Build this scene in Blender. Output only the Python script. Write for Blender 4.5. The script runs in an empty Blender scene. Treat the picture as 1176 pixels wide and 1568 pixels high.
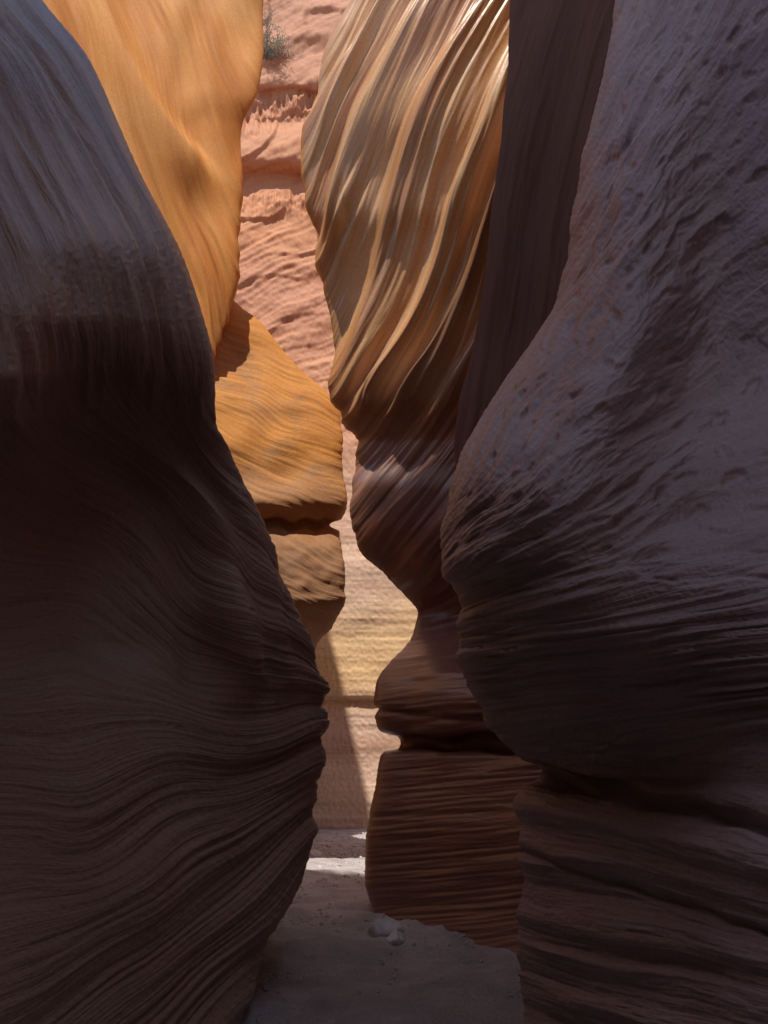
import bpy, math, numpy as np, random
from mathutils import Vector
random.seed(3)
sc=bpy.context.scene
F=1120.0; TH=math.radians(20); CT,ST=math.cos(TH),math.sin(TH); H=1.3
# ---------------- noise ----------------
rs=np.random.RandomState(7)
PERM=np.concatenate([rs.permutation(256)]*3)
ANG=rs.rand(256)*2*np.pi
GX,GY=np.cos(ANG),np.sin(ANG)
def perlin(x,y,seed=0):
    x=np.asarray(x,float)+seed*17.31; y=np.asarray(y,float)+seed*9.77
    xi=np.floor(x).astype(int); yi=np.floor(y).astype(int)
    xf=x-xi; yf=y-yi
    def g(ix,iy,dx,dy):
        h=PERM[(PERM[ix&255]+(iy&255))]
        return GX[h]*dx+GY[h]*dy
    u=xf*xf*xf*(xf*(xf*6-15)+10); v=yf*yf*yf*(yf*(yf*6-15)+10)
    a=g(xi,yi,xf,yf); b=g(xi+1,yi,xf-1,yf); c=g(xi,yi+1,xf,yf-1); d=g(xi+1,yi+1,xf-1,yf-1)
    return ((a+(b-a)*u)+((c+(d-c)*u)-(a+(b-a)*u))*v)*1.5
def fbm(x,y,o=4,seed=0,gain=.5):
    r=0;a=1
    for i in range(o):
        r=r+a*perlin(x*2**i,y*2**i,seed+i*3); a*=gain
    return r
def ridged(x,y,seed=0): return 1-2*np.abs(perlin(x,y,seed))
def sm(a,b,x):
    t=np.clip((x-a)/(b-a),0,1); return t*t*(3-2*t)
def saw(p,w=.3):
    p=p-np.floor(p)
    h=np.where(p<w,p/w,1-(p-w)/(1-w))
    return h*h*(3-2*h)
# ---------------- interpolation ----------------
def pchip(xk,Y,x):
    xk=np.asarray(xk,float); Y=np.asarray(Y,float)
    h=np.diff(xk)[:,None]; d=np.diff(Y,axis=0)/h
    m=np.zeros_like(Y); m[0]=d[0]; m[-1]=d[-1]
    same=(d[:-1]*d[1:])>0
    w1=2*h[1:]+h[:-1]; w2=h[1:]+2*h[:-1]
    with np.errstate(divide='ignore',invalid='ignore'):
        hm=(w1+w2)/(w1/d[:-1]+w2/d[1:])
    m[1:-1]=np.where(same,np.nan_to_num(hm),0)
    i=np.clip(np.searchsorted(xk,x,side='right')-1,0,len(xk)-2)
    t=((x-xk[i])/(xk[i+1]-xk[i]))[:,None]; hh=h[i]
    return ((1+2*t)*(1-t)**2)*Y[i]+t*(1-t)**2*hh*m[i]+t*t*(3-2*t)*Y[i+1]+t*t*(t-1)*hh*m[i+1]
def unproj(px,py,Y):
    u=(px-588)/F; v=(784-py)/F; k=CT-v*ST
    return np.stack([u/k*Y, Y+0*px, H+(ST+v*CT)/k*Y],-1)
def make_mesh(name,P,UV,mat):
    nv,nu=P.shape[:2]
    me=bpy.data.meshes.new(name)
    me.vertices.add(nv*nu); me.vertices.foreach_set("co",P.reshape(-1).astype(np.float32))
    idx=np.arange(nv*nu).reshape(nv,nu)
    q=np.stack([idx[:-1,:-1],idx[:-1,1:],idx[1:,1:],idx[1:,:-1]],-1).reshape(-1)
    me.loops.add(len(q)); me.loops.foreach_set("vertex_index",q.astype(np.int32))
    nf=len(q)//4
    me.polygons.add(nf); me.polygons.foreach_set("loop_start",np.arange(0,nf*4,4,dtype=np.int32))
    me.update(calc_edges=True)
    me.polygons.foreach_set("use_smooth",np.ones(nf,bool))
    uvl=me.uv_layers.new(name="strata")
    uvl.data.foreach_set("uv",UV.reshape(-1,2)[q].reshape(-1).astype(np.float32))
    me.materials.append(mat)
    ob=bpy.data.objects.new(name,me); sc.collection.objects.link(ob)
    return ob
def grid_normals(P):
    du=np.gradient(P,axis=1); dv=np.gradient(P,axis=0)
    n=np.cross(du,dv); l=np.linalg.norm(n,axis=-1,keepdims=True)+1e-9
    return n/l
def sheet(name,rows,weights,nu,nv,mat,sfun,dfun,vcol,extA,extB,ztop,lean=0.0,K=16):
    pys=np.array([r[0] for r in rows],float)
    PXc=np.array([r[1] for r in rows],float); Yc=np.array([r[2] for r in rows],float)
    a=np.arange(pys[0],-40,16.) if pys[0]<-40 else np.array([])
    b0=max(pys[0],-40)
    b=np.linspace(b0,1600,nv) if pys[-1]>1600 else np.linspace(b0,pys[-1],nv)
    c=np.arange(1616,pys[-1]+1,16.) if pys[-1]>1616 else np.array([])
    v=np.concatenate([a,b,c])
    PXr=pchip(pys,PXc,v); Yr=pchip(pys,Yc,v)
    w=np.concatenate([[0],np.cumsum(weights)]).astype(float); w/=w[-1]
    C=PXc.shape[1]
    u=np.interp(np.linspace(0,1,nu),w,np.arange(C))
    PX=pchip(np.arange(C),PXr.T,u).T; Y=pchip(np.arange(C),Yr.T,u).T
    PY=np.repeat(v[:,None],nu,1)
    P=unproj(PX,PY,Y)
    M=np.ones(PX.shape)
    def ext_cols(P,PX,PY,M,side,tgt):
        fr=(np.arange(1,K+1)/K)**1.3
        base=P[:,0] if side==0 else P[:,-1]
        T=base.copy(); T[:,0]=tgt[0]; T[:,1]=tgt[1]
        E=base[:,None]+(T-base)[:,None]*fr[None,:,None]
        pe=(PX[:,0] if side==0 else PX[:,-1])[:,None]+(0)*fr[None]
        sgn=np.sign((PX[:,0]-PX[:,1]).mean() if side==0 else (PX[:,-1]-PX[:,-2]).mean())
        pe=pe+sgn*np.arange(1,K+1)[None]*30
        pye=np.repeat(PY[:,:1],K,1); m=np.zeros(pe.shape)
        if side==0: return (np.concatenate([E[:,::-1],P],1),np.concatenate([pe[:,::-1],PX],1),np.concatenate([pye,PY],1),np.concatenate([m,M],1))
        return (np.concatenate([P,E],1),np.concatenate([PX,pe],1),np.concatenate([PY,pye],1),np.concatenate([M,m],1))
    vis_u=int(np.interp(vcol,u,np.arange(nu)))
    if extA: P,PX,PY,M=ext_cols(P,PX,PY,M,0,extA); vis_u+=K
    if extB: P,PX,PY,M=ext_cols(P,PX,PY,M,1,extB)
    fr=(np.arange(1,K+1)/K)
    T=P[0].copy(); T[:,2]=np.maximum(ztop+1.0*perlin(T[:,0]*.4,T[:,1]*.4,5),T[:,2]+.3); T[:,0]+=lean
    E=P[0][None]+(T-P[0])[None]*fr[:,None,None]
    P=np.concatenate([E[::-1],P],0)
    PX=np.concatenate([np.repeat(PX[:1],K,0),PX],0); PY=np.concatenate([PY[0][None]-fr[::-1,None]*K*30,PY],0); M=np.concatenate([0*E[...,0],M],0)
    B=P[-1].copy(); B[:,2]=np.minimum(-.7,B[:,2]-.4)
    E=P[-1][None]+(B-P[-1])[None]*fr[:,None,None]
    P=np.concatenate([P,E],0)
    PX=np.concatenate([PX,np.repeat(PX[-1:],K,0)],0); PY=np.concatenate([PY,PY[-1][None]+fr[:,None]*K*30],0); M=np.concatenate([M,0*E[...,0]+.5],0)
    N=grid_normals(P)
    cam=np.array([0,0,H])
    d=((cam-P[K:-K,vis_u])*N[K:-K,vis_u]).sum(-1)
    if d.sum()<0: N=-N
    s,t=sfun(PX,PY)
    D=dfun(PX,PY,s,t)
    P=P+N*(D*M*P[...,1]/F)[...,None]
    return make_mesh(name,P,np.stack([s/100,t/100],-1),mat)
def linemap(x0,x1,pairs,PX,PY,pw=1.0):
    e=np.array([p[0] for p in pairs],float); r=np.array([p[1] for p in pairs],float)
    ee=np.linspace(e[0],e[-1],900); rr=pchip(e,r[:,None],ee)[:,0]
    q=np.clip((PX-x0)/(x1-x0),-.12,2.2)
    QN=240; qs=np.linspace(-.12,2.2,QN); ys=np.linspace(-1200,2600,700)
    S=np.zeros((QN,700))
    for i,qq in enumerate(qs):
        qe=np.sign(qq)*abs(qq)**pw
        yy=np.maximum.accumulate(ee+(rr-ee)*qe+np.arange(900)*1e-4)
        S[i]=np.interp(ys,yy,ee)
    fi=(q+.12)/2.32*(QN-1); i0=np.clip(fi.astype(int),0,QN-2); a=fi-i0
    fj=np.clip((PY+1200)/3800*699,0,698.99); j0=fj.astype(int); j0=np.clip(j0,0,698); b=fj-j0
    return (S[i0,j0]*(1-a)+S[i0+1,j0]*a)*(1-b)+(S[i0,j0+1]*(1-a)+S[i0+1,j0+1]*a)*b
# ---------------- materials ----------------
def rock_mat(name,cols,fr=(1.6,.12),patch=None,patch_scale=.7,bump=.5,grain=60,rough=.75,spec=.3,zramp=None,fine=7.0,stain=.35,low=None):
    m=bpy.data.materials.new(name); m.use_nodes=True; nt=m.node_tree; N=nt.nodes; L=nt.links
    bs=N["Principled BSDF"]; bs.inputs["Roughness"].default_value=rough
    bs.inputs["Specular IOR Level"].default_value=spec
    uv=N.new("ShaderNodeUVMap"); uv.uv_map="strata"
    tc=N.new("ShaderNodeTexCoord")
    def mapping(src,sx,sy,sz=1):
        mp=N.new("ShaderNodeMapping"); mp.inputs["Scale"].default_value=(sx,sy,sz); L.new(src,mp.inputs["Vector"]); return mp.outputs[0]
    def noise(vec,scale,detail=6,rough=.6,dist=0):
        n=N.new("ShaderNodeTexNoise"); n.inputs["Scale"].default_value=scale; n.inputs["Detail"].default_value=detail
        n.inputs["Roughness"].default_value=rough; n.inputs["Distortion"].default_value=dist; L.new(vec,n.inputs["Vector"]); return n.outputs["Fac"]
    def ramp(fac,stops):
        r=N.new("ShaderNodeValToRGB"); e=r.color_ramp.elements
        while len(e)<len(stops): e.new(.5)
        for i,(p,c) in enumerate(stops):
            e[i].position=p; e[i].color=(*c,1)
        L.new(fac,r.inputs["Fac"]); return r.outputs["Color"]
    def mix(a,b,fac,mode='MIX'):
        x=N.new("ShaderNodeMix"); x.data_type='RGBA'; x.blend_type=mode
        for s,v in ((x.inputs[6],a),(x.inputs[7],b),(x.inputs[0],fac)):
            if isinstance(v,bpy.types.NodeSocket): L.new(v,s)
            else: s.default_value=v
        return x.outputs[2]
    st=noise(mapping(uv.outputs[0],fr[0]*2,fr[1]*2),1.0,8,.65,.15)
    n=len(cols)
    sep=N.new("ShaderNodeSeparateXYZ"); L.new(tc.outputs["Object"],sep.inputs[0])
    if zramp:
        nz=noise(tc.outputs["Object"],.35,3)
        ad=N.new("ShaderNodeMath"); ad.operation='MULTIPLY_ADD'; L.new(nz,ad.inputs[0]); ad.inputs[1].default_value=2.0; L.new(sep.outputs["Z"],ad.inputs[2])
        mr=N.new("ShaderNodeMapRange"); mr.inputs["From Max"].default_value=30; L.new(ad.outputs[0],mr.inputs["Value"])
        col=ramp(mr.outputs[0],zramp)
        band=ramp(st,[(.3,(.72,.62,.56)),(.5,(1,1,1)),(.72,(1.14,1.12,1.1))])
        col=mix(col,band,1.0,'MULTIPLY')
    else:
        col=ramp(st,[(.28+.46*i/(n-1),c) for i,c in enumerate(cols)])
    if low:   # tint below a given height, holds painted overhang shade on the striped wall: (z0,z1,tint)
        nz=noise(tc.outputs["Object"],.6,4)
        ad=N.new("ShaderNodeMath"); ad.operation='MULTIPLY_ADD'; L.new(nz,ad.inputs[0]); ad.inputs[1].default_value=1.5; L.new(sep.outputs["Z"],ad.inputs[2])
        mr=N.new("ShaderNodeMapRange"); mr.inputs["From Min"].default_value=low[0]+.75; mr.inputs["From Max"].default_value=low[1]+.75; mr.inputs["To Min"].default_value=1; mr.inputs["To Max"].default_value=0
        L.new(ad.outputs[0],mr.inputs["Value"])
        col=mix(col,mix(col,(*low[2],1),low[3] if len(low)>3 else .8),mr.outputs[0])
    if patch:
        pn=noise(tc.outputs["Object"],patch_scale,5,.6,.6)
        pf=N.new("ShaderNodeMapRange"); pf.inputs["From Min"].default_value=.5; pf.inputs["From Max"].default_value=.72; L.new(pn,pf.inputs["Value"])
        ml=N.new("ShaderNodeMath"); ml.operation='MULTIPLY'; ml.inputs[1].default_value=stain; L.new(pf.outputs[0],ml.inputs[0])
        col=mix(col,(*patch,1),ml.outputs[0])
    gr=noise(tc.outputs["Object"],grain,4,.7)
    spk=ramp(gr,[(.3,(.78,.78,.78)),(.55,(1,1,1)),(.75,(1.15,1.15,1.15))])
    col=mix(col,spk,.7,'MULTIPLY')
    L.new(col,bs.inputs["Base Color"])
    f1=noise(mapping(uv.outputs[0],fine,fine*.08),1.0,6,.65,.1)
    f2=noise(tc.outputs["Object"],grain*.5,6,.7)
    b1=N.new("ShaderNodeBump"); b1.inputs["Strength"].default_value=bump; b1.inputs["Distance"].default_value=.04; L.new(f1,b1.inputs["Height"])
    b2=N.new("ShaderNodeBump"); b2.inputs["Strength"].default_value=bump*.6; b2.inputs["Distance"].default_value=.01; L.new(f2,b2.inputs["Height"]); L.new(b1.outputs[0],b2.inputs["Normal"])
    L.new(b2.outputs[0],bs.inputs["Normal"])
    return m
mA=rock_mat("near_left_rock",[(.24,.16,.13),(.48,.35,.29),(.30,.20,.16),(.58,.45,.38)],fr=(2.6,.05),patch=(.46,.23,.13),stain=.5,rough=.42,spec=.7,bump=.8,low=(2.4,4.2,(.52,.28,.17),.6))
mG=rock_mat("near_right_rock",[(.29,.19,.185),(.41,.30,.295),(.32,.22,.21),(.47,.37,.37)],fr=(1.6,.06),patch=(.23,.12,.10),bump=.65,rough=.5,spec=.55,stain=.5)
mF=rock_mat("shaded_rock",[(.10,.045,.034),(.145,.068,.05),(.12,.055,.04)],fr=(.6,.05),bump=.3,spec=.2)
mE=rock_mat("striped_rock",[(.52,.23,.085),(.68,.39,.18),(.50,.22,.08),(.74,.57,.41)],fr=(1.4,.04),patch=(.50,.21,.075),bump=.3,grain=30,rough=.34,spec=.9,low=(5.2,7.0,(.18,.09,.08),.9))  # low tint paints the overhang's shade into the base colour
mB=rock_mat("orange_rock",[(.50,.18,.027),(.60,.25,.05),(.48,.165,.025),(.62,.30,.075)],fr=(.9,.06),patch=(.60,.33,.12),patch_scale=.3,bump=.4,grain=25,stain=.6)
mC=rock_mat("ochre_rock",[(.48,.18,.032),(.56,.24,.05),(.42,.165,.04)],fr=(1.4,.08),patch=(.25,.15,.09),patch_scale=.7,bump=.6,grain=20,stain=.8,low=(4.8,6.8,(.27,.15,.09)))
mD=rock_mat("far_rock",[(1,1,1),(1,1,1)],fr=(1.2,.10),bump=.3,grain=12,zramp=[(0,(.56,.39,.29)),(.12,(.60,.41,.30)),(.155,(.62,.41,.22)),(.21,(.64,.44,.24)),(.26,(.60,.44,.33)),(.36,(.56,.37,.27)),(.45,(.56,.28,.16)),(.62,(.50,.24,.145)),(.72,(.54,.245,.12)),(1,(.44,.20,.115))])
mSunBlock=rock_mat("sun_block_rock",[(.34,.2,.13),(.46,.28,.18),(.38,.23,.14)],fr=(1,.1),bump=.4,grain=10)  # for the added cliff that blocks the sun
# ---------------- near left wall ----------------
rowsA=[
(-150,[-700,-400,-250,-150,-70,-20,-60,-150],[1.2,1.8,2.3,2.6,2.9,3.2,3.9,6]),
(0,[-700,-300,-100,-20,25,60,25,-60],[1.2,1.8,2.2,2.5,2.8,3.2,3.8,6]),
(90,[-700,-300,-80,30,85,132,95,10],[1.15,1.75,2.1,2.45,2.8,3.2,3.9,6]),
(190,[-700,-300,-50,60,130,182,150,70],[1.1,1.7,2.1,2.45,2.8,3.2,3.9,6]),
(290,[-700,-300,-20,90,170,230,195,120],[1.05,1.65,2.0,2.35,2.75,3.25,3.9,6]),
(390,[-700,-300,0,110,210,277,245,170],[1.0,1.6,1.85,2.15,2.65,3.3,4,6]),
(480,[-700,-300,0,120,230,305,270,190],[1.0,1.55,1.75,2.15,2.75,3.35,4,6]),
(570,[-700,-300,0,130,245,325,285,200],[1.1,1.6,1.75,2.55,3.1,3.5,4.2,6.2]),
(640,[-700,-300,0,130,245,326,290,210],[1.2,1.75,2.0,3.2,3.6,3.75,4.4,6.4]),
(700,[-700,-300,0,130,250,350,310,220],[1.35,2.0,2.6,3.5,3.85,4.1,4.7,6.6]),
(830,[-700,-300,0,150,290,412,370,270],[1.5,2.3,3.1,3.9,4.1,4.8,5.6,8]),
(910,[-700,-300,0,160,330,447,400,300],[1.5,2.3,3.15,3.95,4.25,5.1,6,8.5]),
(980,[-700,-300,0,170,370,480,430,330],[1.5,2.3,3.1,3.95,4.5,5.4,6.4,9]),
(1040,[-700,-300,0,190,380,498,445,340],[1.5,2.25,3.0,3.85,4.7,5.6,6.6,9]),
(1100,[-700,-300,0,200,385,501,450,345],[1.5,2.2,2.95,3.8,4.75,5.7,6.8,9]),
(1200,[-700,-300,0,200,370,487,440,340],[1.5,2.1,2.85,3.75,4.75,5.8,6.9,9]),
(1270,[-700,-300,0,190,360,480,430,330],[1.45,2.05,2.75,3.65,4.65,5.75,6.8,9]),
(1330,[-700,-300,0,180,345,464,420,320],[1.4,2.0,2.65,3.5,4.55,5.6,6.7,9]),
(1410,[-700,-300,0,160,315,430,390,300],[1.35,1.95,2.55,3.35,4.3,5.35,6.5,9]),
(1465,[-700,-300,0,150,290,405,370,290],[1.3,1.9,2.5,3.25,4.15,5.2,6.3,9]),
(1568,[-700,-300,0,140,260,368,340,270],[1.3,1.8,2.4,3.1,3.85,4.75,6,9]),
(1760,[-700,-300,0,120,230,335,310,250],[1.2,1.7,2.3,2.9,3.5,4.3,5.5,9])]
prA=[(-900,-500),(-400,-50),(0,560),(230,800),(480,900),(800,1010),(1050,1090),(1300,1190),(1560,1310),(1900,1450),(2400,1700)]
def edge_of(rows,col):
    p=np.array([r[0] for r in rows],float); e=np.array([r[1][col] for r in rows],float)
    return lambda py: pchip(p,e[:,None],np.clip(py,p[0],p[-1]).ravel())[:,0].reshape(py.shape)
eA=edge_of(rowsA,5)
def sA(px,py):
    wx=px+18*perlin(px/160,py/200,2); wy=py+40*perlin(px/190,py/260,3)
    s=linemap(0,400,prA,wx,wy); w=sm(460,760,py)
    su=118+1.6*(eA(py)-wx)
    return (1-w)*su+w*s, px*1.0+.6*py
def dA(px,py,s,t):
    up=1-sm(540,700,py); low=sm(1000,1200,py)
    ed=.35+.65*sm(0,70,eA(py)-px)
    d=12*fbm(s/170,t/500,2,11)
    dist=eA(py)-px
    # layered ribs running with the outer edge
    rb_=saw(-dist/31+.55*perlin(dist/70,py/330,7),.35)
    d+=up*(15*rb_*(.35+.65*np.clip(.5+perlin(dist/60,py/260,15),0,1))+7*fbm(dist/34,py/300,2,4)+2.4*fbm(dist/8,py/150,3,5))*sm(0,40,dist+14)
    d-=up*16*np.exp(-((dist-60)/9)**2)
    vary=.35+.9*np.clip(.5+perlin(px/170,py/120,14),0,1)
    d+=low*ed*(3.6*vary*saw(s/44+.9*perlin(s/100,t/260,6),.4)+1.6*fbm(s/11,t/220,2,8))
    d+=(1-up)*(1-low)*(2.2*fbm(s/26,t/500,3,12))
    c=255+.33*(py-700)+30*np.sin((py-700)/110)
    mid=sm(640,760,py)*(1-sm(1000,1100,py))
    d+=mid*(34*np.exp(-((px-c)/26)**2)-26*np.exp(-((px-c+60)/36)**2)+14*np.exp(-((px-c-62)/16)**2))
    d-=30*np.exp(-((px-185)/75)**2-((py-620)/80)**2)
    d+=.9*fbm(px/9,py/9,2,21)
    return d
sheet("canyon_wall",rowsA,[.4,.6,1,1.2,1.2,.35,.3],520,880,mA,sA,dA,3,(-2.4,-5.0),(-9,9),7.2,-1.0)
# ---------------- near right wall ----------------
def rg(py,e,a,Y,h=(95,35)):
    return (py,[e+h[0],e+h[1],e]+a+[1500,1900],Y)
rowsG=[
rg(-150,965,[1010,1070,1135,1200],[7.3,5.2,4.4,3.9,3.5,3.2,2.9,2.0,1.3]),
rg(0,945,[990,1050,1110,1176],[7.5,5.2,4.5,3.9,3.5,3.25,3.0,2.0,1.3]),
rg(120,915,[960,1025,1095,1176],[7.5,5.2,4.5,3.85,3.45,3.3,3.05,2.0,1.3]),
rg(280,881,[935,1000,1085,1176],[7.5,5.2,4.5,3.75,3.35,3.3,3.1,2.0,1.3]),
rg(400,865,[920,990,1080,1176],[7.5,5.2,4.5,3.65,3.25,3.3,3.1,2.0,1.3]),
rg(470,848,[905,980,1075,1176],[7.5,5.2,4.45,3.55,3.1,3.3,3.1,2.0,1.3]),
rg(560,790,[865,955,1060,1176],[7.2,5.2,4.35,3.45,3.0,3.25,3.05,1.95,1.3]),
rg(640,740,[822,925,1045,1176],[7,5,4.2,3.35,2.9,3.1,2.9,1.9,1.3]),
rg(700,704,[785,900,1035,1176],[6.9,5,4.1,3.25,2.85,2.95,2.75,1.85,1.3]),
rg(770,684,[765,880,1020,1176],[6.8,4.9,4.0,3.15,2.8,2.8,2.6,1.85,1.3]),
rg(850,676,[750,865,1010,1176],[6.8,4.8,3.95,3.15,2.8,2.65,2.4,1.8,1.3]),
rg(895,692,[765,870,1015,1176],[6.8,4.8,4.0,3.2,2.8,2.6,2.35,1.8,1.3]),
rg(960,699,[780,880,1020,1176],[6.8,4.9,4.1,3.3,2.85,2.6,2.3,1.8,1.3]),
rg(1010,710,[790,890,1025,1176],[6.8,5,4.25,3.45,2.95,2.65,2.3,1.8,1.3]),
rg(1060,724,[800,900,1030,1176],[6.8,5.1,4.45,3.7,3.15,2.75,2.35,1.8,1.3]),
rg(1110,752,[825,915,1040,1176],[6.8,5.3,4.7,4.0,3.4,2.9,2.4,1.8,1.3]),
rg(1155,790,[855,935,1050,1176],[6.9,5.5,5.0,4.3,3.65,3.05,2.45,1.8,1.3]),
rg(1195,812,[870,945,1055,1176],[6.9,5.6,5.1,4.4,3.75,3.1,2.45,1.8,1.3]),
rg(1240,802,[865,940,1050,1176],[6.5,5.2,4.7,4.1,3.55,3.0,2.4,1.75,1.25]),
rg(1300,797,[860,940,1050,1176],[6.4,5.1,4.6,4.0,3.45,2.9,2.3,1.7,1.25]),
rg(1480,797,[860,940,1050,1176],[6.2,5.0,4.5,3.85,3.3,2.75,2.2,1.65,1.2]),
rg(1568,806,[868,945,1050,1176],[6.0,4.9,4.35,3.75,3.2,2.65,2.1,1.6,1.2]),
rg(1760,830,[890,960,1060,1176],[5.8,4.6,4.0,3.5,3.0,2.5,2.0,1.55,1.2])]
prG=[(-200,-2300),(300,-1350),(500,-900),(600,-650),(700,-340),(800,60),(900,520),(1000,870),(1100,1085),(1180,1268),(1320,1440),(1568,1700),(2000,2200)]
eG=edge_of(rowsG,2)
def sG(px,py):
    wx=px+12*perlin(px/150,py/150,2); wy=py+14*perlin(px/180,py/180,3)
    s=linemap(670,1176,prG,wx,wy,.95); up=1-sm(900,1150,py)
    return s, (px*.5-py*.9)*up+(1-up)*(px+.15*py)
def dG(px,py,s,t):
    up=1-sm(1060,1180,py)
    ed=.4+.6*sm(0,60,px-eG(py))
    d=11*fbm(s/60,t/500,2,31)
    d+=up*ed*(5.5*ridged(s/19+.25*perlin(t/120,s/60,5),t/200,33)+3.6*fbm(s/8,t/75,3,35))
    pit=perlin(s/8,t/36,41); d-=up*ed*5.0*sm(.25,.7,pit)
    d+=(1-up)*ed*(9*saw(s/66+.4*perlin(s/120,t/300,6),.4)+3.4*fbm(s/16,t/160,3,38)+1.6*fbm(s/6,t/40,2,44))
    yc=1183+.235*(px-815)+9*perlin(px/60,px*0,9)
    d-=34*np.exp(-((py-yc)/13)**2)*sm(780,830,px)
    d+=14*np.exp(-((py-yc-48)/30)**2)
    d-=10*np.exp(-((py-(yc+125)-.1*(px-815))/7)**2)
    return d+.8*fbm(px/7,py/7,2,51)
sheet("canyon_wall",rowsG,[.3,.35,1,1.1,1.1,1.0,.5,.3],600,900,mG,sG,dG,4,(9,8.5),(2.7,-5.0),8.4,1.0)
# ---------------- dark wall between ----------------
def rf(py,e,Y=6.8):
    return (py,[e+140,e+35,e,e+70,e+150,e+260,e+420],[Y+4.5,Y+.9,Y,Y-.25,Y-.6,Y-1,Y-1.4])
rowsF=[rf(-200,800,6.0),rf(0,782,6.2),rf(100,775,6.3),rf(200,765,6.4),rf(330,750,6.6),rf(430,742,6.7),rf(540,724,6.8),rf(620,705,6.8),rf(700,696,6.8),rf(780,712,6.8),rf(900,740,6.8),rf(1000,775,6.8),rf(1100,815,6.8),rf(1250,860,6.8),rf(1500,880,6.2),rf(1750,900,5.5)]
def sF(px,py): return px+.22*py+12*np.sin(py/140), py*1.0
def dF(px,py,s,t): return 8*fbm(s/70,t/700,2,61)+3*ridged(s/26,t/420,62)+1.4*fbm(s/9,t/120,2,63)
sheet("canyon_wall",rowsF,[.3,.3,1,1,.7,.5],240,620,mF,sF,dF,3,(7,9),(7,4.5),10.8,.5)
# ---------------- striped wall ----------------
def re(py,e,Y,sl=1.0,h=(150,40)):
    return (py,[e+h[0],e+h[1],e,e+60,e+135,e+225,e+330,e+470],[Y+2.5,Y+.9,Y,Y-.25*sl,Y-.5*sl,Y-.75*sl,Y-1.0*sl,Y-1.5*sl])
rowsE=[re(-120,577,7.6,.7),re(0,545,7.8,.7),re(50,520,7.9,.7),re(120,495,8.05,.7),re(190,481,8.2,.7),re(260,475,8.4,.7),re(320,476,8.55,.7),re(370,489,8.7,.7),re(430,500,8.85,.7),re(500,507,9.0,.7),
re(560,509,9.15,.75),re(605,512,9.25,.8),re(640,530,9.4,.9),re(680,553,9.5),re(710,551,9.5),re(750,540,9.45),re(800,540,9.5),re(840,555,9.6),re(880,590,9.7),re(915,620,9.85),re(940,637,9.9),re(975,628,9.7,1.5),
re(1010,600,9.2,1.9),re(1040,576,8.9,2),re(1080,570,8.75,2),re(1115,578,8.8,2),re(1138,600,8.95,2),re(1160,584,8.8,2),re(1200,579,8.75,2),re(1250,567,8.7,2),re(1300,562,8.65,2),re(1350,564,8.6,2),re(1390,575,8.5,2),re(1450,600,8.2,2),re(1600,640,7.6,2),re(1750,660,7.0,2)]
eE=edge_of(rowsE,2)
def sE(px,py):
    wx=px+10*perlin(px/190,py/260,2)
    w=sm(840,1020,py)
    s1=wx+.56*py+26*np.sin(py/125+.5)+.00035*(px-500)*(400-py)
    s2=1.3*py+.12*(wx-650)
    return (1-w)*s1+w*s2,(1-w)*(py-.5*px)+w*px
def dE(px,py,s,t):
    up=1-sm(820,960,py); top=1-sm(560,680,py)
    ed=.4+.6*sm(0,50,px-eE(py))
    ph=s/70+.65*perlin(s/240,t/800,71)
    amp=.55+.75*np.clip(.5+perlin(s/130,t/420,72),0,1.2)
    d=up*(.25+.75*top)*38*amp*saw(ph,.24)*ed
    d+=up*(.4+.6*top)*6.5*(.3+1.2*np.clip(perlin(s/60,t/300,78)+.3,0,1))*saw(s/23+.6*perlin(s/90,t/360,73),.3)*ed
    d+=up*(1.4*fbm(s/8,t/200,3,74))
    d+=9*fbm(px/190,py/260,2,75)
    lo=1-up
    d+=lo*ed*(2.5*saw(s/90+.5*perlin(s/80,t/160,76),.4)+1.8*fbm(s/9,t/150,3,77))
    d-=lo*16*np.exp(-((py-1135-.03*(px-600)-6*perlin(px/50,px*0,3))/9)**2)
    d-=lo*7*np.exp(-((py-1090-.1*(px-600))/6)**2)
    return d
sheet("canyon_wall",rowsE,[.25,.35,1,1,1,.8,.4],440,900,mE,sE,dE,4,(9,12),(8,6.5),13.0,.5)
# ---------------- orange upper left ----------------
def rb(py,e,Y=11.4):
    return (py,[-400,-60,120,220,e-75,e,e-25,e-130],[8.6,9.8,10.3,10.5,Y-.5,Y,Y+1.2,Y+4])
YB=[8.6,9.8,10.3,10.5,10.9,11.4,12.6,15]
rowsB=[rb(-60,410),rb(0,405),rb(80,409),rb(140,400),rb(190,381),rb(260,373),rb(340,365),rb(420,362),rb(500,352),rb(540,340),rb(570,325),
(700,[-500,-200,0,100,180,270,240,140],YB),(1000,[-500,-200,0,100,180,260,230,140],YB),(1700,[-500,-200,0,100,180,260,230,140],YB)]
eB=edge_of(rowsB,5)
def sB(px,py): return px-.32*py+20*perlin(px/130,py/200,4), py*1.0+0*px
def dB(px,py,s,t):
    c=160+.25*py+.0012*py*py
    u=px-c; ed=sm(10,90,eB(py)-px)
    d=34*ed*np.exp(-(np.minimum(u,0)/60)**2)*(1-sm(-4,36,u))*(1-sm(240,380,py))
    d+=15*fbm(s/130,t/420,2,81)+4*fbm(s/40,t/320,2,82)
    d+=12*perlin((px+.1*py)/55,py/150,85)*sm(c+20,c+80,px)*(1-sm(200,320,py))
    low=sm(280,420,py)
    d+=low*(4*ridged(s/15+.3*perlin(px/60,py/60,86),t/240,83))
    d+=1.1*fbm(s/9,t/120,3,84)
    return d
sheet("canyon_wall",rowsB,[.5,1,1,1,.9,.4,.4],360,640,mB,sB,dB,3,(-12,7),(-9,17),17.2,-1.0)
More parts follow.
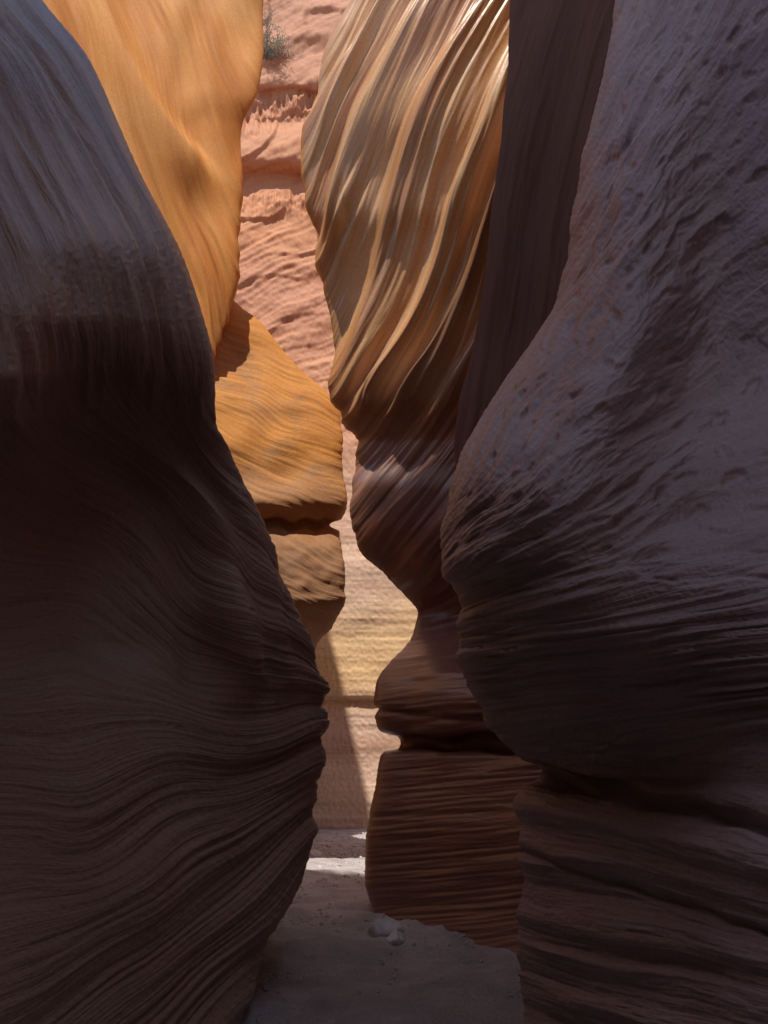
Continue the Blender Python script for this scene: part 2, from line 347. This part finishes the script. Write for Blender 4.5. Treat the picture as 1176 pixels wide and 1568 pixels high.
# ---------------- ochre lower left ----------------
def rc(py,e,Y=12.3):
    return (py,[-300,0,150,e-190,e-90,e,e-35,e-160],[9.8,10.6,11.0,Y-.9,Y-.5,Y,Y+1.3,Y+4])
rowsC=[(250,[-300,-100,0,60,110,160,130,0],[9.8,10.6,11,11.6,11.9,12.3,13.5,16]),(380,[-300,-60,60,150,220,270,230,90],[9.8,10.6,11,11.6,11.9,12.3,13.5,16]),rc(465,362),rc(520,420),rc(565,462),rc(600,500),rc(630,520),rc(680,526,12.2),rc(720,525,12.2),rc(765,528,12.1),rc(806,517,12.3),rc(840,524,12.15),rc(875,530,12.1),rc(912,532,12.1),rc(950,516,12.4),rc(985,487,12.8),rc(1040,450,13),rc(1200,430,12.8),rc(1500,410,12),rc(1700,400,11)]
def sC(px,py): return py*1.0-.42*px+14*perlin(px/90,py/90,6), px*1.0+.4*py
def dC(px,py,s,t):
    d=7*fbm(px/90,py/120,2,91)+1.1*fbm(s/26,t/220,3,92)+1.0*fbm(s/6,t/90,3,93)
    d-=17*np.exp(-((py-803-.03*(px-450)-7*perlin(px/25,px*0,3))/6)**2)
    d+=sm(815,850,py)*2.5*fbm(px/40,py/30,2,94)
    return d
sheet("canyon_wall",rowsC,[.3,.5,.8,1,1,.4,.4],300,620,mC,sC,dC,4,(-13,9),(-10,20),8.2,0)
# ---------------- far wall ----------------
PXD=[-500,-100,250,380,450,520,600,800,1300]
def rd(py,Y,b=0): return (py,PXD,[Y-3.5,Y-2,Y-.6,Y-.2+b,Y+b,Y+.1,Y-.1,Y-1.2,Y-3.5])
rowsD=[rd(-100,23.0),rd(0,22.8),rd(90,22.6),rd(125,22.3),rd(150,22.6),rd(190,22.7),rd(205,22.2,-.1),rd(240,22.1,-.2),rd(275,22.5),rd(330,22.3),rd(480,22.0),rd(640,21.6),rd(830,21.2),rd(870,21.1),rd(960,21.1),rd(1010,21.1),rd(1065,21.1),rd(1075,21.3),rd(1270,21.2),rd(1420,21.2)]
def sD(px,py):
    up=1-sm(620,800,py)
    return py+up*.45*(px-450)+10*perlin(px/80,py/80,7), px*1.0
def dD(px,py,s,t):
    up=1-sm(620,800,py); rg_=.35+.65*sm(420,300,py)
    d=up*(7*fbm(s/60,t/200,3,101)+rg_*7*saw(s/74+.8*perlin(px/110,py/60,108),.88)+1.4*ridged(s/12,t/260,102)+3*fbm(px/38,py/30,3,109))
    kn=np.exp(-((py-165-.25*(450-px))/26)**2)+.6*np.exp(-((py-315)/16)**2)
    d+=kn*10*fbm(px/9,py/26,3,103)
    d+=(1-up)*(.7*fbm(py/9,px/300,3,104)+3.5*fbm(px/110,py/70,2,105))
    d-=4*np.exp(-((py-1071)/3)**2)
    d+=.6*fbm(px/6,py/6,2,106)
    return d
sheet("canyon_wall",rowsD,[.5,.8,1,1,1,1,.8,.5],420,760,mD,sD,dD,4,(-20,16),(20,16),37,0)
# ---------------- added unseen cliff behind the viewpoint, keeps sun off the near walls ----------------
nx,nz=220,90
X,Zf=np.meshgrid(np.linspace(-22,16,nx),np.linspace(0,1,nz))
tall=sm(-8.4,-7.2,X)*(1-sm(1.0,2.3,X))
top=6.5+29.0*tall+.5*fbm(X/2.2,0*X,3,111)
Zc=-1+Zf*(top+1)
Yc=-5.2-1.2*Zf+.7*fbm(X/5,Zc/3,3,112)*(1-Zf)
make_mesh("sun_block_cliff",np.stack([X,Yc,Zc],-1),np.stack([Zc,X],-1),mSunBlock)
# ---------------- ground ----------------
g=np.linspace(-1,1,620)
gx=np.sign(g)*(abs(g)*4+ (abs(g)**9)*900); gy=7+np.sign(g)*(abs(g)*14+(abs(g)**9)*900)
X,Yg=np.meshgrid(gx,gy)
near=np.exp(-((X/12)**2)-((Yg-8)/25)**2)
Z=near*(.06*fbm(X/1.3,Yg/1.3,3,121)+.02*fbm(X/.2,Yg/.2,3,122))
m=bpy.data.materials.new("sand_ground"); m.use_nodes=True; nt=m.node_tree; bs=nt.nodes["Principled BSDF"]; bs.inputs["Roughness"].default_value=.9
tc=nt.nodes.new("ShaderNodeTexCoord")
n1=nt.nodes.new("ShaderNodeTexNoise"); n1.inputs["Scale"].default_value=2.2; n1.inputs["Detail"].default_value=8; nt.links.new(tc.outputs["Object"],n1.inputs["Vector"])
r1=nt.nodes.new("ShaderNodeValToRGB"); r1.color_ramp.elements[0].position=.35; r1.color_ramp.elements[0].color=(.38,.34,.335,1); r1.color_ramp.elements[1].position=.65; r1.color_ramp.elements[1].color=(.52,.48,.48,1); nt.links.new(n1.outputs["Fac"],r1.inputs["Fac"])
nt.links.new(r1.outputs[0],bs.inputs["Base Color"])
n2=nt.nodes.new("ShaderNodeTexNoise"); n2.inputs["Scale"].default_value=40; n2.inputs["Detail"].default_value=6; nt.links.new(tc.outputs["Object"],n2.inputs["Vector"])
bb=nt.nodes.new("ShaderNodeBump"); bb.inputs["Strength"].default_value=.9; bb.inputs["Distance"].default_value=.04; nt.links.new(n2.outputs["Fac"],bb.inputs["Height"]); nt.links.new(bb.outputs[0],bs.inputs["Normal"])
make_mesh("ground",np.stack([X,Yg,Z],-1),np.stack([X,Yg],-1),m)
# ---------------- rocks and gravel ----------------
def simple_mat(name,c1,c2,scale=8,rough=.8):
    m=bpy.data.materials.new(name); m.use_nodes=True; nt=m.node_tree; bs=nt.nodes["Principled BSDF"]; bs.inputs["Roughness"].default_value=rough
    tc=nt.nodes.new("ShaderNodeTexCoord"); n=nt.nodes.new("ShaderNodeTexNoise"); n.inputs["Scale"].default_value=scale; n.inputs["Detail"].default_value=6
    nt.links.new(tc.outputs["Object"],n.inputs["Vector"])
    r=nt.nodes.new("ShaderNodeValToRGB"); r.color_ramp.elements[0].position=.35; r.color_ramp.elements[0].color=(*c1,1); r.color_ramp.elements[1].position=.65; r.color_ramp.elements[1].color=(*c2,1)
    nt.links.new(n.outputs["Fac"],r.inputs["Fac"]); nt.links.new(r.outputs[0],bs.inputs["Base Color"])
    b=nt.nodes.new("ShaderNodeBump"); b.inputs["Strength"].default_value=.5; b.inputs["Distance"].default_value=.01; nt.links.new(n.outputs["Fac"],b.inputs["Height"]); nt.links.new(b.outputs[0],bs.inputs["Normal"])
    return m
import bmesh
from mathutils import noise as mn
def add_rock(bm,loc,size,sub,seed,ang=0):
    r=bmesh.ops.create_icosphere(bm,subdivisions=sub,radius=1)
    ca,sa=math.cos(ang),math.sin(ang)
    off=Vector((seed*3.1,seed*1.7,seed*.9))
    for v in r['verts']:
        p=v.co.copy(); k=1+.35*mn.noise(p*.9+off)+.12*mn.noise(p*2.5+off)
        for dn in ((.6,.3,.74),(-.7,.2,.6),(.1,-.8,.5),(0,.9,.4)):
            d=Vector(dn).normalized(); q=p.dot(d)
            if q>.62: p=p-d*(q-.62)
        p=p*k
        x,y,z=p.x*size[0],p.y*size[1],p.z*size[2]
        v.co=Vector((loc[0]+x*ca-y*sa,loc[1]+x*sa+y*ca,loc[2]+z))
def ground_at(px,py):
    u=(px-588)/F; v=(784-py)/F; k=CT-v*ST; Y=-H/((ST+v*CT)/k); return (u/k*Y,Y)
mR=simple_mat("pale_stone",(.58,.58,.60),(.75,.75,.78))
for i,(px,py,s) in enumerate([(590,1432,(.14,.12,.13)),(606,1442,(.09,.085,.07)),(478,1313,(.16,.14,.09))]):
    bm=bmesh.new(); x,y=ground_at(px,py); add_rock(bm,(0,0,0),s,4,i+2,i*1.1)
    me=bpy.data.meshes.new("rock"); bm.to_mesh(me); bm.free(); me.materials.append(mR)
    for p in me.polygons: p.use_smooth=True
    ob=bpy.data.objects.new("rock",me); ob.location=(x,y,s[2]*.5); sc.collection.objects.link(ob)
bm=bmesh.new()
for i in range(1500):
    y=4.2+random.random()**1.3*16; x=random.uniform(-1.6,1.8)
    if random.random()<.5: x=-.95+random.gauss(0,.35)
    s=random.uniform(.005,.018)*(1+y*.05)
    if random.random()<.06: s*=1.9
    add_rock(bm,(x,y,s*.35),(s,s*random.uniform(.7,1),s*.6),1,i,random.random()*6)
me=bpy.data.meshes.new("gravel"); bm.to_mesh(me); bm.free(); me.materials.append(simple_mat("gravel_stone",(.40,.35,.33),(.66,.61,.60),3))
ob=bpy.data.objects.new("gravel",me); sc.collection.objects.link(ob)
# ---------------- shrub ----------------
mL=simple_mat("shrub_leaf",(.22,.25,.19),(.42,.45,.37),5); mT=simple_mat("shrub_twig",(.2,.16,.12),(.32,.26,.2))
root=unproj(np.array(405.),np.array(104.),np.array(22.3)); root=Vector(root.tolist())
bm=bmesh.new()
def tube(bm,a,b,r0,r1,mi):
    d=(b-a).normalized(); q=d.to_track_quat('Z','Y'); ra=[];rb_=[]
    for k in range(5):
        an=k*2*math.pi/5; o=Vector((math.cos(an),math.sin(an),0))
        ra.append(bm.verts.new(a+q@(o*r0))); rb_.append(bm.verts.new(b+q@(o*r1)))
    for k in range(5):
        f=bm.faces.new((ra[k],ra[(k+1)%5],rb_[(k+1)%5],rb_[k])); f.material_index=mi
for b in range(22):
    p=root.copy(); d=Vector((random.uniform(-.3,.6),random.uniform(-.6,.1),random.uniform(.6,1.2))).normalized()
    L=random.uniform(.8,2.3)
    for s in range(5):
        q=p+d*L/5; tube(bm,p,q,.024*(1-s/6),.024*(1-(s+1)/6),1)
        if s>0:
            for l in range(36):
                c=q+Vector([random.gauss(0,.11) for _ in range(3)]); a=Vector([random.gauss(0,1) for _ in range(3)]).normalized(); bb_=a.orthogonal().normalized(); z=random.uniform(.025,.055)
                f=bm.faces.new([bm.verts.new(c+a*z),bm.verts.new(c+bb_*z*.4),bm.verts.new(c-a*z),bm.verts.new(c-bb_*z*.4)]); f.material_index=0
        p=q; d=(d+Vector([random.gauss(0,.25) for _ in range(3)])).normalized()
me=bpy.data.meshes.new("desert_shrub"); bm.to_mesh(me); bm.free(); me.materials.append(mL); me.materials.append(mT)
sc.collection.objects.link(bpy.data.objects.new("desert_shrub",me))
# ---------------- light ----------------
Ld=Vector((-.11,-.45,.88)).normalized()
s=bpy.data.lights.new("sun","SUN"); s.energy=5; s.angle=math.radians(.6); s.color=(1,.94,.85)
so=bpy.data.objects.new("sun",s); so.rotation_euler=(-Ld).to_track_quat('-Z','Y').to_euler(); so.location=(0,0,40); sc.collection.objects.link(so)
w=bpy.data.worlds.new("World"); sc.world=w; w.use_nodes=True; nt=w.node_tree
sky=nt.nodes.new("ShaderNodeTexSky"); sky.sky_type='NISHITA'; sky.sun_disc=False; sky.sun_elevation=math.asin(Ld.z); sky.sun_rotation=math.atan2(Ld.x,Ld.y)
nt.links.new(sky.outputs[0],nt.nodes["Background"].inputs[0]); nt.nodes["Background"].inputs[1].default_value=.15
# ---------------- camera ----------------
cd=bpy.data.cameras.new("camera"); cd.sensor_fit='VERTICAL'; cd.sensor_height=24; cd.lens=24*F/1568; cd.clip_end=3000; cd.clip_start=.05
co=bpy.data.objects.new("camera",cd); co.location=(0,0,H); co.rotation_euler=(math.radians(90)+TH,0,0); sc.collection.objects.link(co); sc.camera=co
sc.view_settings.view_transform='Standard'; sc.view_settings.look='None'; sc.view_settings.exposure=0
